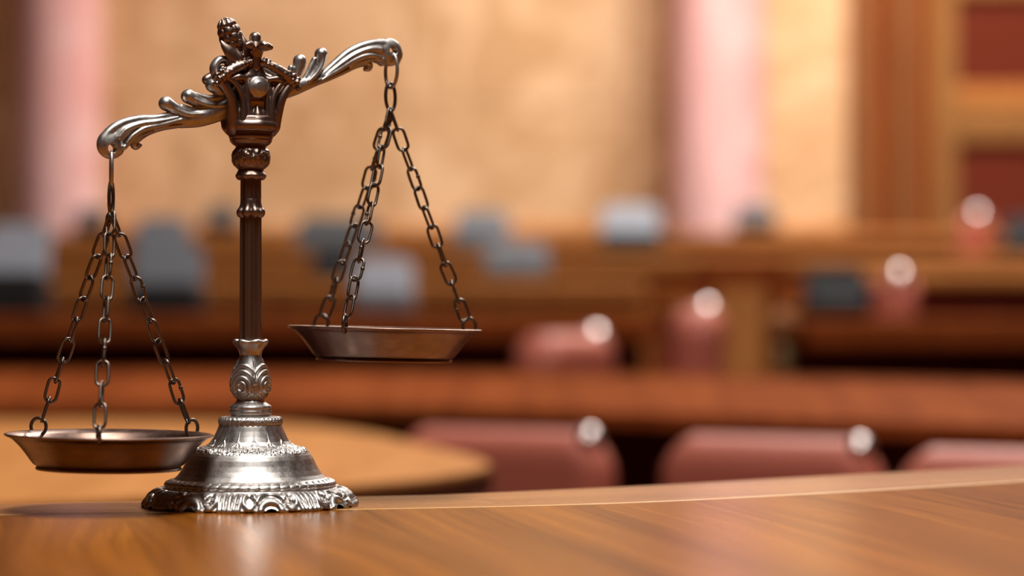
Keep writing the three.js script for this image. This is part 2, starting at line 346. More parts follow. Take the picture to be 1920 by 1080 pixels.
// ------------------------------------------------------------------ the balance scale
{
  const U = 1 / 2570;                               // one design unit of the drawing
  const S = thing('balance_scale', 'ornate antique pewter balance scale with two hanging pans, left pan lower', 'scale', [-0.1907, TOP + 0.0006, -1.764], 0.5184);
  const Y = (p) => (947 - p) * U;
  const prof = (list) => { const c = new THREE.SplineCurve(list.map(([r, p]) => new THREE.Vector2(r * U, Y(p)))); return c.getPoints(list.length * 6).map((v) => [v.x, v.y]); };
  const line = (list) => list.map(([r, p]) => [r * U, Y(p)]);
  const bump = (d, w) => { const t = d / w; return t > 1 ? 0 : Math.sqrt(1 - t * t); };
  const seg = (x, y, x0, y0, x1, y1) => { const dx = x1 - x0, dy = y1 - y0, t = clamp(((x - x0) * dx + (y - y0) * dy) / (dx * dx + dy * dy), 0, 1); return Math.hypot(x - x0 - dx * t, y - y0 - dy * t); };
  const arc = (x, y, cx, cy, r, a0, a1) => { let a = Math.atan2(y - cy, x - cx); while (a < a0) a += 2 * Math.PI; if (a <= a1) return Math.abs(Math.hypot(x - cx, y - cy) - r); return Math.min(Math.hypot(x - cx - r * Math.cos(a0), y - cy - r * Math.sin(a0)), Math.hypot(x - cx - r * Math.cos(a1), y - cy - r * Math.sin(a1))); };
  const cellOf = (a, n, a0) => { const w = 2 * Math.PI / n; let q = (a - a0) % w; if (q < 0) q += w; return q > w / 2 ? q - w : q; };

  // --- base: stepped bell with a pierced scroll skirt
  const HOLE0 = 0.30 - 0.5184;
  const skirt = (a, p) => {                          // relief of the lower skirt, units of the drawing
    const q = cellOf(a, 8, HOLE0), s = q / (Math.PI / 8) * 74, t = 956 - p, as = Math.abs(s);
    let h = 0;
    const add = (d, w, k) => { h = Math.max(h, k * bump(d, w)); };
    add(arc(s, t, 0, 6, 20, 0.1, 3.04), 5.5, 6);
    add(arc(s, t, 2, 10, 31, 0.7, 2.6), 5, 6.5);
    add(arc(as, t, 38, 26, 11, -2.4, 2.6), 4.6, 7);
    add(arc(s, t, 44, 14, 15, -1.2, 1.8), 4.2, 5);
    add(seg(as, t, 74, 2, 74, 42), 5, 6);
    add(seg(as, t, 66, 2, 62, 40), 4, 6);
    add(seg(as, t, 59, 2, 53, 36), 4, 6);
    add(seg(as, t, 52, 40, 74, 44), 3, 4);
    add(Math.hypot(as - 30, t - 38), 5, 6);
    add(Math.hypot(as - 26, t - 8), 5, 5);
    add(Math.hypot(as - 74, t - 8), 8, 7);
    return h;
  };
  const skirtHole = (a, p) => { const s = cellOf(a, 8, HOLE0) / (Math.PI / 8) * 74, t = 956 - p; return Math.hypot(s / 1.25, t - 5) < 10.5; };
  const baseProfile = line([[196, 947], [198, 944], [191, 938], [186, 930], [178, 924], [168, 920], [162, 917], [159, 913], [159.5, 908], [157, 904], [150, 900.5], [141, 897], [134, 890], [127, 880], [121.5, 870], [117, 860], [112.5, 853], [109, 849], [103, 844.5], [95, 841], [86, 837.5], [78, 834], [72, 828], [67, 818], [62.5, 808], [59.5, 800], [58, 797], [59, 793], [58.5, 788], [56, 784], [52, 782.2], [40, 781.5], [14, 781.5]]);
  mesh('base', turned(baseProfile, 960, 300, (a, y, r) => {
    const p = 947 - y / U; let h = 0;
    if (p > 914) h = skirt(a, p) * sstep(914, 921, p) * (p > 940 ? 0.9 : 1);
    else if (p > 897.5 && p < 912) { const q = cellOf(a, 52, 0) / (Math.PI / 52), w = (p - 904.5) / 6.5; h = 1.8 * bump(Math.hypot(q * 0.9 + 0.35 * w, w), 1) - 0.2; }
    else if (p > 836 && p < 850.5) { const w = 1 - Math.abs((p - 843.5) / 7); h = w * (4.4 * Math.abs(n3(Math.cos(a) * 13, p * 0.13, Math.sin(a) * 13)) - 0.6); }
    else if (p > 805 && p <= 838) { const q = Math.abs(cellOf(a, 15, 0.1)) * 70, k = (p - 805) / 33; h = 1.1 * bump(q, 0.8 + 2.2 * k * k) * k + 1.5 * bump(seg(q, p, 0, 826, 9, 838), 1.6) * (0.6 + 0.4 * n2(a * 6, 2)); }
    else if (p > 783 && p < 798.5) { const q = cellOf(a, 38, 0) / (Math.PI / 38), w = (p - 790.5) / 8; h = 1.2 * bump(Math.hypot(q * 0.95, w), 1) + 0.9 * n2(a * 30, p * 0.5) * (1 - Math.abs(w)); }
    return h * U;
  }, (a, y) => skirtHole(a, 947 - y / U)), M.pewter, S);

  // --- collar and baluster
  mesh('collar', turned([...line([[30, 782], [37, 781.5], [37, 777.6], [39.5, 777], [40.2, 773], [39.6, 770.6], [38, 769.8], [39.6, 769], [40, 765], [38.6, 762]]), ...prof([[38.4, 762], [33, 758.5], [28, 755], [26, 751], [25, 747]])], 96, 90), M.pewter, S);
  const balRelief = (a, y) => {
    const p = 947 - y / U, s = cellOf(a, 4, -0.5184 - 0.42) * 36, t = 727 - p; let h = 0;
    const add = (d, w, k) => { h = Math.max(h, k * bump(d, w)); };
    add(arc(s, t, 0, 0, 9, -3.15, 3.14), 3.4, 3.2);
    add(arc(s, t, 0, 0, 18, -0.4, 3.5), 4.0, 3.8);
    add(arc(s, t - 2, 0, 0, 27, 0.2, 2.94), 4.0, 3.8);
    add(arc(s, t - 5, 0, 0, 35, 0.5, 2.64), 3.8, 3.6);
    add(arc(s, t, 0, 0, 22, 3.6, 5.8), 3.2, 2.2);
    add(seg(Math.abs(s), t, 28.3, -20, 28.3, 50), 2.6, 2.4);
    return h * U * sstep(754, 744, p) * sstep(668, 680, p);
  };
  mesh('baluster', turned(prof([[24, 756], [25.5, 750], [30, 743], [34, 734], [35.6, 722], [34, 708], [29, 692], [23, 677], [20.5, 669], [20, 664]]), 360, 150, balRelief), M.pewter, S);
  const scal = (n, k, p0, p1) => (a, y) => { const p = 947 - y / U; return k * U * (0.5 + 0.5 * Math.cos(a * n)) * sstep(p0, p1, p); };
  mesh('calyx', turned(prof([[19, 670], [20, 668], [21.5, 662], [24.5, 653], [28.5, 646], [30, 642.5], [28, 640.5], [22, 642], [18, 645]]), 160, 60, scal(6, 3.4, 662, 645)), M.pewter, S);

  // --- fluted shaft with its curled node
  const flute = (a, y) => { const q = Math.abs(cellOf(a, 8, -0.5184)) / (Math.PI / 8); return U * (-2.6 * bump(q - 0.06, 0.62) + 1.1 * bump(Math.abs(q - 1), 0.17)) * (q > 0.68 || q < 0.68 ? 1 : 1); };
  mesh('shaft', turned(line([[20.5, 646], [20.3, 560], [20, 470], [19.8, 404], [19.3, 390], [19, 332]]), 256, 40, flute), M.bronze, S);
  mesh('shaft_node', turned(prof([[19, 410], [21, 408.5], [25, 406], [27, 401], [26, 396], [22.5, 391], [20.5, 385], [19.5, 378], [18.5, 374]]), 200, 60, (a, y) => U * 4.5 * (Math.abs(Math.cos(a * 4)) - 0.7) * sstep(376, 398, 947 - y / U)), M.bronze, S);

  // --- capital: leafy knop and rings
  mesh('capital_lip', turned(prof([[18, 338], [25, 336.5], [28.5, 332], [27.5, 328], [24.5, 322], [23.5, 318], [23, 314]]), 200, 50, scal(8, 1.8, 322, 334)), M.bronze, S);
  mesh('capital_knop', turned(prof([[23, 320], [29, 315], [34.5, 306], [36, 297], [34.5, 288], [30, 280], [27, 276]]), 300, 80, (a, y) => { const p = 947 - y / U, w = sstep(319, 310, p) * sstep(277, 285, p); return U * w * (2.0 * bump(Math.abs(cellOf(a + 0.012 * (p - 297), 8, 0)) / 0.39, 1) - 1.4 + 1.1 * n3(Math.cos(a) * 4, p * 0.1, Math.sin(a) * 4)); }), M.bronze, S);
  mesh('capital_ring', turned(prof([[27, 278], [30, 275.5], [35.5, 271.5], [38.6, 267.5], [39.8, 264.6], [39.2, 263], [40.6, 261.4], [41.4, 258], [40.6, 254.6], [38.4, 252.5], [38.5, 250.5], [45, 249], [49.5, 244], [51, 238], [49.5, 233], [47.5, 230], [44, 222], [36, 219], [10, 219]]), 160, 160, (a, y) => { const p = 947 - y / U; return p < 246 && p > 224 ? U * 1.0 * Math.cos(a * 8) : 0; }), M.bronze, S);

  // --- fork: two ribbed brackets with beaded swags, holding the beam between them
  {
    const C = new Cast([-0.042, 0.268, -0.024], [0.042, 0.352, 0.024], 0.00055);
    for (const z of [1, -1]) for (const s of [1, -1]) {
      const st = (p, k, zs) => C.stroke(p.map(([x, y, zz, r]) => [x * s, y, zz * z, r]), k, zs);
      st([[16, 276, 6, 4.4], [17.5, 286, 8, 4], [20, 296, 9.5, 3.6], [25, 304, 9.5, 3.4], [31, 309, 9.5, 3.4]], 0.0008);
      st([[11.5, 276, 12.5, 2.6], [11, 287, 12.5, 2.4], [12.5, 297, 12.5, 2.2], [17, 305, 12, 2.2], [24, 310, 11, 2]], 0.0006);
      st([[7, 277, 14, 2.4], [7.5, 283, 13, 1.7], [7.3, 292, 12.5, 1.6], [8.5, 302, 12, 1.8], [9, 309, 11, 2]], 0.0006);
      st([[3.2, 303, 9, 2.6], [3.0, 314, 8.5, 2.2], [2.6, 326, 7.5, 2.4]], 0.001);
      st([[9, 309.5, 12, 1.6], [15, 310, 12.5, 2.6], [22, 308, 12, 1]], 0.0008);
      st([[4, 322, 10, 2.4], [12, 319, 11, 3.2], [21, 314.5, 11, 4.0], [29, 309.5, 10, 4.2]], 0.001);
      for (let i = 0; i < 9 && z > 0; i++) { const t = i / 8; for (const o of [-1.1, 0, 1.1]) C.stroke([[s * (5 + 25.5 * t + (o ? 1.5 : 0)), 322 - 11.5 * t - 2.5 * t * t + o * (2.0 + 1.0 * t) + 0.8 * n2(i, o), z * (12.2 + 2.0 * t - Math.abs(o) * 1.4), 1.4 + 0.6 * t + 0.5 * n2(i * 3.3, o + 5)]], 0.0006); }
      st([[14, 274, 2, 6], [15, 285, 5, 4]], 0.003);
    }
    for (const z of [1, -1]) {
      C.stroke([[-13, 284, z * 8.5, 2.6], [13, 284, z * 8.5, 2.6]], 0.002);
      C.stroke([[-10, 294, z * 8.5, 2.4], [10, 294, z * 8.5, 2.4]], 0.002);
      C.stroke([[-12, 302, z * 8.8, 2.8], [12, 302, z * 8.8, 2.8]], 0.002);
      C.stroke([[-7, 311, z * 8.8, 2.6], [7, 311, z * 8.8, 2.6]], 0.002);
      for (const yy of [279, 283, 287, 291, 295, 299, 303, 307, 311, 315]) { const hw = yy < 300 ? 11 : 14 - Math.max(0, yy - 309) * 1.6; C.stroke([[-hw, yy, z * 7.6, 2.6], [hw, yy, z * 7.6, 2.6]], 0.003); }
      C.stroke([[0, 276, z * 13, 4.2], [0, 283, z * 12, 3.4], [0, 289, z * 11.4, 1.2]], 0.0006);
    }
    C.stroke([[0, 326, 8, 3], [0, 328, 0, 3.4], [0, 326, -8, 3]], 0.002);
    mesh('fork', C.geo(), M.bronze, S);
    const bolt = new THREE.LatheGeometry([[0, 17.2], [3.4, 17.2], [4.2, 16.6], [4.4, 15.6], [6.6, 15.2], [7.8, 14.2], [8.1, 12.6], [7.9, 10], [5, 8], [5, -16], [0, -16]].map(([r, y]) => new THREE.Vector2(r / 1000, y / 1000)), 40); bolt.rotateX(Math.PI / 2);
    mesh('pivot_bolt', bolt, M.pewter, S, [0, 0.3035, 0]);
    // flower on the top of the fork
    const F = new Cast([-0.02, 0.312, -0.014], [0.02, 0.352, 0.030], 0.0005);
    F.stroke([[0, 318, 9, 3.4], [0, 326, 9, 4.2], [0, 331, 9, 5.6]], 0.001);
    for (let k = 0; k < 5; k++) { const a = k / 5 * 6.283 + 0.2, x = Math.sin(a), z = Math.cos(a); F.stroke([[x * 3, 331.5, 9 + z * 3, 2.2], [x * 7.5, 333.6, 9 + z * 7.5, 3.4], [x * 11.2, 333.2, 9 + z * 11.2, 1.9]], 0.0006, 1); }
    F.stroke([[0, 334, 7, 3.8], [0.6, 340, 6, 4.3]], 0.0006).stroke([[-7.5, 335, 3, 2.8], [-8.5, 338.5, 2, 3.4]], 0.0006).stroke([[1, 334.6, 19, 1.6]], 0.0003);
    mesh('flower', F.geo(), M.bronze, S);
  }

  // --- beam: cast acanthus arms, tilted to the left
  const beam = new THREE.Group(); beam.name = 'beam'; beam.position.set(0.0033, 0.2965, 0); beam.rotation.z = 0.3543; S.add(beam);
  {
    const arm = (strokes, s, hole) => {
      const C = new Cast(s > 0 ? [-0.004, -0.018, -0.011] : [-0.134, -0.018, -0.011], s > 0 ? [0.134, 0.042, 0.011] : [0.004, 0.042, 0.011], 0.00055);
      for (const [zs, k, pts] of strokes) {
        const off = pts.z ?? 0;
        for (const f of off ? [1, -1] : [1]) C.stroke(pts.p.map(([u, v, r]) => [u * s, v, off * f, r]), k, zs);
      }
      C.cutZ(hole[0] * s, hole[1], 0.0033);
      return C.geo();
    };
    const right = [
      [0.75, 0.002, { p: [[0, 1, 7], [18, -1.5, 6.2], [36, -2, 5], [53, -1.6, 4], [69, 1.6, 4.2], [85, 4.6, 5.6], [100, 4.6, 6.4], [108, 3.2, 6.4], [113.5, 0.6, 5]] }],
      [0.5, 0.001, { p: [[116.6, -0.8, 10.6]] }],
      [1.15, 0.0007, { p: [[40, -3, 1.5], [56, -0.5, 2.4], [70, 4.6, 2.8], [85, 9.2, 3.2], [100, 10.0, 3.3], [112, 7.6, 3.3], [121.5, 2.5, 3.1], [124, -4.5, 2.8], [120, -10, 2.2]] }],
      [1, 0.0005, { z: 4.4, p: [[58, -1.5, 1.2], [72, 2.6, 1.9], [87, 6.0, 2.1], [100, 6.2, 2.0], [109, 3.4, 1.5]] }],
      [1, 0.0005, { z: 4.8, p: [[54, -3.4, 1.2], [70, -0.4, 1.8], [86, 2.6, 2.1], [98, 2.0, 1.9], [105.5, -1.6, 1.5]] }],
      [1, 0.0005, { z: 4.2, p: [[80, -0.4, 1.2], [93, -0.4, 1.7], [102, -2.0, 1.6], [107, -4.4, 2.0]] }],
      [1.6, 0.0006, { p: [[44, -5, 1.6], [60, -4.2, 2.0], [75, -2.8, 2.4], [86, -1.6, 2.6], [93, -2.2, 2.7], [97.2, -4.8, 2.5], [96, -7.2, 2.1], [93, -6.8, 1.6]] }],
      [1.3, 0.001, { p: [[108, -5.5, 3.5], [104.5, -3.0, 2.4]] }],
      [1.5, 0.0006, { p: [[14, -5, 2], [30, -6, 1.9], [46, -5, 1.7], [60, -3.2, 1.4]] }],
      [1.1, 0.0006, { p: [[44, -1, 2], [52, 3, 3], [58.5, 8.5, 3.9], [62, 14.5, 4.9]] }],
      [1, 0.0004, { z: 3.6, p: [[44, -1, 1.3], [53, 3, 1.7], [60, 9.5, 1.8], [62.5, 15, 1.6]] }],
      [1.2, 0.0005, { p: [[38, -1, 1.6], [46, 4, 1.9], [52, 9.5, 2.1], [55.2, 12.6, 1.9]] }],
      [1.1, 0.0006, { p: [[30, -1, 2], [36, 4, 3], [40.5, 9.5, 4.3], [43.6, 15, 4.9]] }],
      [1.1, 0.0005, { p: [[24, 1, 2], [31, 7, 2], [35, 12.4, 2.2]] }],
      [1, 0.0005, { p: [[8, 8, 4], [16, 8, 4], [26, 4, 3]] }],
    ];
    const left = [
      [0.75, 0.002, { p: [[0, 2, 7.5], [18, 1.5, 7.4], [32, 0.6, 7], [46, 0.6, 6.2], [62, 3.6, 5], [78, 7, 4.8], [92, 9, 6], [105, 8.6, 6.4], [110, 6.6, 6], [114, 5, 4.6]] }],
      [0.5, 0.001, { p: [[117.2, 3.0, 10.4]] }],
      [1.15, 0.0007, { p: [[56, 5, 1.6], [68, 8.6, 2.6], [79, 10.0, 3], [92, 13.4, 3.2], [105, 14.3, 3.3], [115, 12, 3.3], [122.6, 7, 3.1], [124.4, 1.2, 2.8], [121, -3.6, 2.2]] }],
      [1, 0.0005, { z: 4.4, p: [[64, 5.6, 1.2], [79, 7.2, 1.9], [92, 9.6, 2.1], [104, 9.4, 2.0], [111, 6, 1.6]] }],
      [1, 0.0005, { z: 4.8, p: [[62, 3.4, 1.2], [78, 4.4, 1.8], [91, 5.8, 2.1], [101, 3.8, 1.9], [107, 0.4, 1.6]] }],
      [1, 0.0005, { z: 4.2, p: [[86, 2.6, 1.2], [97, 2.2, 1.7], [105, 0.2, 1.6], [110, -1.8, 2.0]] }],
      [1.6, 0.0006, { p: [[46, -3.4, 1.6], [62, -0.4, 2.0], [77, 2.4, 2.4], [88, 2.6, 2.6], [96, 0.8, 2.7], [101, -2.0, 2.5], [100, -4.6, 2.1], [96.6, -4.2, 1.6]] }],
      [1.3, 0.001, { p: [[113, -3, 3.2], [110, -1, 2.4]] }],
      [1.5, 0.0006, { p: [[18, -5, 2.2], [32, -5.4, 2], [48, -4.6, 1.8], [62, -1.4, 1.5]] }],
      [1.1, 0.0006, { p: [[46, 3, 2.4], [55, 7.6, 3], [62.5, 12, 4], [67.6, 17.6, 5.2]] }],
      [1, 0.0004, { z: 3.4, p: [[42, 1.2, 1.4], [54, 4.6, 1.7], [62, 10, 1.9], [66, 14.6, 1.6]] }],
      [1.2, 0.0005, { p: [[34, 2, 2], [48, 6.4, 2.1], [57, 12.0, 1.9]] }],
      [1.1, 0.0006, { p: [[26, 4, 2.6], [36, 7.2, 3.2], [44, 11.5, 4.2], [49.5, 17.2, 5.2]] }],
      [1, 0.0004, { z: 4.2, p: [[20, 2, 1.5], [34, 5, 1.8], [43, 10, 1.9], [47, 14, 1.5]] }],
      [1.2, 0.0005, { p: [[10, 9, 3.6], [22, 9, 3.2], [34, 10.6, 2.6], [44, 16.5, 2.2]] }],
      [1.2, 0.0008, { p: [[14, 8, 3], [24, 13, 4], [28.6, 19, 5.2]] }],
      [1.3, 0.0007, { p: [[8, 16, 3], [12, 25, 3], [11.5, 32, 2.8], [17, 34.6, 3], [23, 31, 3.2], [23.5, 25, 3.2], [19, 22.5, 3]] }],
      [1, 0.0006, { p: [[17, 27.5, 3.2]] }],
    ];
    mesh('arm', arm(right, 1, [0.1183, -0.0004]), M.pewter, beam);
    mesh('arm', arm(left, -1, [0.1183, 0.0004]), M.pewter, beam);
    // pine-cone finial with its two leaves, standing on the middle of the beam
    const cone = turned([[3.4, 36], [6.6, 40], [7.9, 46], [7.7, 52], [6.2, 57.6], [3.6, 61], [0.2, 62]].map(([r, y]) => [r / 1000, y / 1000]), 160, 110, (a, y) => {
      const row = Math.round((y - 0.036) / 0.0056), q = cellOf(a, 7, row * Math.PI / 7) * 1.35, w = (y - 0.036 - row * 0.0056) / 0.0036;
      return 0.0014 * bump(Math.hypot(q / 0.6, w), 1) - 0.0004;
    });
    mesh('pine_cone', cone, M.bronze, beam, [-0.003, 0, 0]);
    const L = new Cast([-0.02, 0.0, -0.014], [0.014, 0.056, 0.014], 0.0005);
    L.stroke([[-1, 6, 0, 5], [-2, 20, 0, 4.5], [-3, 38, 0, 3.6]], 0.002)
      .stroke([[-4, 22, 4, 3], [-7.5, 31, 6, 5], [-10, 38, 6, 4.6], [-12, 43, 5, 2.8], [-12.8, 47, 4, 1]], 0.0006, 0.6)
      .stroke([[-2, 20, 4, 2.8], [1.6, 32, 6, 3.2], [3.4, 41, 5, 2.8], [4.2, 48.5, 3, 1.3]], 0.0006)
      .stroke([[-2, 22, 5, 2.4], [-4, 32, 6.5, 3], [-5, 38, 6, 1.4]], 0.0006)
      .stroke([[-2, 24, -4, 2.4], [-3, 38, -6, 3], [-3, 45, -5, 1.4]], 0.0006);
    mesh('finial_leaves', L.geo(), M.bronze, beam);
  }

  // --- pans, hooks and chains
  S.updateMatrixWorld(true);
  const toLocal = (v) => S.worldToLocal(new THREE.Vector3(...v));
  const linkGeo = (() => {
    const P = [], R = 0.0041, h = 0.0051, n = 10;
    for (let i = 0; i <= n; i++) { const a = Math.PI * i / n; P.push([R * Math.cos(a), h + R * Math.sin(a), 0]); }
    for (let i = 0; i <= n; i++) { const a = Math.PI + Math.PI * i / n; P.push([R * Math.cos(a), -h + R * Math.sin(a), 0]); }
    return tube(P, 0.00112, 64, 8, true);
  })();
  const weld = new THREE.SphereGeometry(0.0016, 10, 8); weld.scale(1, 1.3, 1); weld.translate(0.0041, 0.001, 0);
  const linkWelded = mergeGeometries([linkGeo, weld]);
  const oval = (w, h, r) => { const P = []; for (let i = 0; i < 20; i++) { const a = i / 20 * 6.2832; P.push([w * Math.cos(a), h * Math.sin(a), 0]); } return tube(P, r, 60, 10, true); };
  const panGeo = turned([[0.3, 4.2], [30, 3.2], [49, 2.6], [52.5, 4], [55, 7.2], [58.5, 12], [62.5, 17], [66.2, 20.6], [67.8, 22.2], [72.6, 24.2], [73.4, 25], [73.2, 25.8], [72.2, 25.9], [67.2, 24.0], [65.2, 22.4], [61.4, 18.4], [57.2, 13], [53.8, 8.2], [51, 5.2], [48, 4.6], [30, 5.2], [0.3, 5.6]].map(([r, y]) => [r / 1000, y / 1000]), 144, 90);
  const panFoot = turned([[46, 3.2], [50.2, 2.8], [51.4, 1.4], [50.6, 0.4], [49.2, 0.6], [47.5, 2.2]].map(([r, y]) => [r / 1000, y / 1000]), 144, 12);
  const rnd = rng(77);
  const up = new THREE.Vector3(0, 1, 0);
  function hang(hole, rings, pc, tiltZ, dirs, label) {
    // the two rings under the arm end: [centre dy, half width, half height, turn]
    let top = new THREE.Vector3(...hole), cy = hole[1];
    const x1 = pc[0];
    rings.forEach(([w, h, turn], i) => {
      const c = new THREE.Vector3(lerp(hole[0], x1, (i + 0.5) * 0.12), cy - h + (i ? 0.0035 : -0.0019), hole[2]);
      const m = mesh('suspension_ring', oval(w, h, 0.00135), i ? M.chain : M.pewter, S); m.position.copy(toLocal(c.toArray())); m.rotation.y = turn - 0.5184; m.rotation.z = i ? 0.03 : -0.05;
      cy = c.y - h; top = new THREE.Vector3(c.x, cy + 0.001, c.z);
    });
    const pan = new THREE.Group(); pan.name = 'pan'; pan.userData.label = label; S.add(pan);
    pan.position.copy(toLocal([pc[0], pc[1] - 0.0255, pc[2]])); pan.rotation.set(0, -0.5184, 0); pan.rotateZ(tiltZ);
    mesh('dish', panGeo, M.pan, pan); mesh('foot_ring', panFoot, M.pan, pan);
    pan.updateMatrixWorld(true);
    for (const [dx, dz] of dirs) {
      const rr = 0.0695, hk = mesh('hook', oval(0.0062, 0.0062, 0.00125), M.chain, pan, [dx * rr, 0.0282, dz * rr]);
      hk.rotation.y = -Math.atan2(dz, dx) + 0.25; 
      const end = pan.localToWorld(new THREE.Vector3(dx * (rr - 0.0035), 0.0336, dz * (rr - 0.0035)));
      const chain = new THREE.Group(); chain.name = 'chain'; S.add(chain);
      const len = top.distanceTo(end), n = Math.max(6, Math.round(len / 0.0161)), dir = end.clone().sub(top).normalize();
      let roll = rnd() * 3;
      for (let i = 0; i < n; i++) {
        const p = top.clone().lerp(end, (i + 0.5) / n), sag = Math.sin(Math.PI * (i + 0.5) / n) * 0.0018; p.y -= sag;
        const m = mesh('link', rnd() < 0.35 ? linkWelded : linkGeo, M.chain, chain);
        m.position.copy(toLocal(p.toArray()));
        const q = new THREE.Quaternion().setFromUnitVectors(up, dir.clone().multiplyScalar(-1));
        q.multiply(new THREE.Quaternion().setFromAxisAngle(up, roll));
        const tilt = new THREE.Quaternion().setFromAxisAngle(new THREE.Vector3(0, 0, 1), (rnd() - 0.5) * 0.12);
        m.quaternion.copy(new THREE.Quaternion().setFromAxisAngle(up, -0.5184).multiply(q).multiply(tilt));
        m.scale.y = len / n / 0.0161;
        roll += 1.2 + rnd() * 0.5;
      }
    }
  }
  hang([-0.0905, 1.2375, -1.819], [[0.0067, 0.0128, -0.8], [0.0042, 0.0105, 0.6]], [-0.0963, 1.0290, -1.819], -0.024, [[-0.37, 0.93], [-0.74, -0.67], [0.905, -0.42]], 'higher pan on the right');
  hang([-0.2833, 1.1555, -1.709], [[0.0067, 0.0122, -1.36], [0.0042, 0.0115, -1.75]], [-0.2847, 0.9545, -1.709], -0.014, [[0.06, 0.998], [-0.83, -0.55], [0.75, -0.66]], 'lower pan on the left, beside the base');
}

// ------------------------------------------------------------------ furniture behind: side table and front bench
{
  const t = thing('side_table', 'large honey coloured table with a rounded end behind the scale', 'table', [-1.3, 0, -3.9]);
  const pts = [[-0.03, 3.58], [-0.06, 3.80], [-0.135, 4.08], [-0.28, 4.6], [-0.52, 5.02], [-0.95, 5.12], [-1.7, 5.12], [-2.4, 4.8], [-2.75, 4.0], [-2.5, 3.1], [-1.8, 2.65], [-0.85, 2.74], [-0.40, 2.98], [-0.18, 3.2], [-0.08, 3.38]].map(([x, d]) => new THREE.Vector2(x + 1.3, d - 3.9));
  const c = new THREE.SplineCurve([...pts, pts[0]]).getPoints(120); c.pop();
  const g = new THREE.ExtrudeGeometry(new THREE.Shape(c), { depth: 0.006, bevelEnabled: true, bevelThickness: 0.003, bevelSize: 0.003, bevelOffset: -0.003, bevelSegments: 2 }); g.rotateX(-Math.PI / 2); g.translate(0, 0.812, 0);
  mesh('tabletop', g, M.honey, t);
  const eg = new THREE.ExtrudeGeometry(new THREE.Shape(c), { depth: 0.032, bevelEnabled: false }); eg.rotateX(-Math.PI / 2); eg.translate(0, 0.777, 0);
  mesh('edge_band', eg, M.darkwood, t);
  const inner = c.map((p) => new THREE.Vector2(p.x * 0.93, p.y * 0.92));
  const ag = new THREE.ExtrudeGeometry(new THREE.Shape(inner), { depth: 0.10, bevelEnabled: false }); ag.rotateX(-Math.PI / 2); ag.translate(0, 0.676, 0);
  mesh('apron', ag, M.mahogany, t);
  for (const x of [-0.75, 0.65]) { mesh('pedestal', plainLathe([[0.09, 0.05], [0.1, 0.2], [0.07, 0.4], [0.1, 0.6], [0.14, 0.677]], 32), M.mahogany, t, [x, 0, 0]); mesh('foot', plainLathe([[0.001, 0], [0.28, 0], [0.28, 0.03], [0.2, 0.05], [0.001, 0.055]], 32), M.mahogany, t, [x, 0, 0]); }
}
// a run of desk: board with a thick lit edge, recessed panels one by one, plinth and end panels
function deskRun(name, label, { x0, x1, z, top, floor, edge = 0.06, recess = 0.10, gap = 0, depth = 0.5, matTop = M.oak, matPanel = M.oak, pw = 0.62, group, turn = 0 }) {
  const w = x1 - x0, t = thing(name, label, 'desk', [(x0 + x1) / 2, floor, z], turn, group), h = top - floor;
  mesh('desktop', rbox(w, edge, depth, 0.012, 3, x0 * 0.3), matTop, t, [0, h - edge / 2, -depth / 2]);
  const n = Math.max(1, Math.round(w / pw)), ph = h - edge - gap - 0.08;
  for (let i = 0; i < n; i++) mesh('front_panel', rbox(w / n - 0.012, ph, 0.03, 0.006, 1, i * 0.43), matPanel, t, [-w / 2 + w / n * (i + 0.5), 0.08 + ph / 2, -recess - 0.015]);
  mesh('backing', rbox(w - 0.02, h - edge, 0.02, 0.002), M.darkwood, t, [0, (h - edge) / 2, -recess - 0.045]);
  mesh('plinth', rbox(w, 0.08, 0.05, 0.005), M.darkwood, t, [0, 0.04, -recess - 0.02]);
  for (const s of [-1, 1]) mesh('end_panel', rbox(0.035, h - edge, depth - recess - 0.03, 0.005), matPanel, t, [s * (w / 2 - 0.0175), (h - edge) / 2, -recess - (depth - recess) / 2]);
  return t;
}
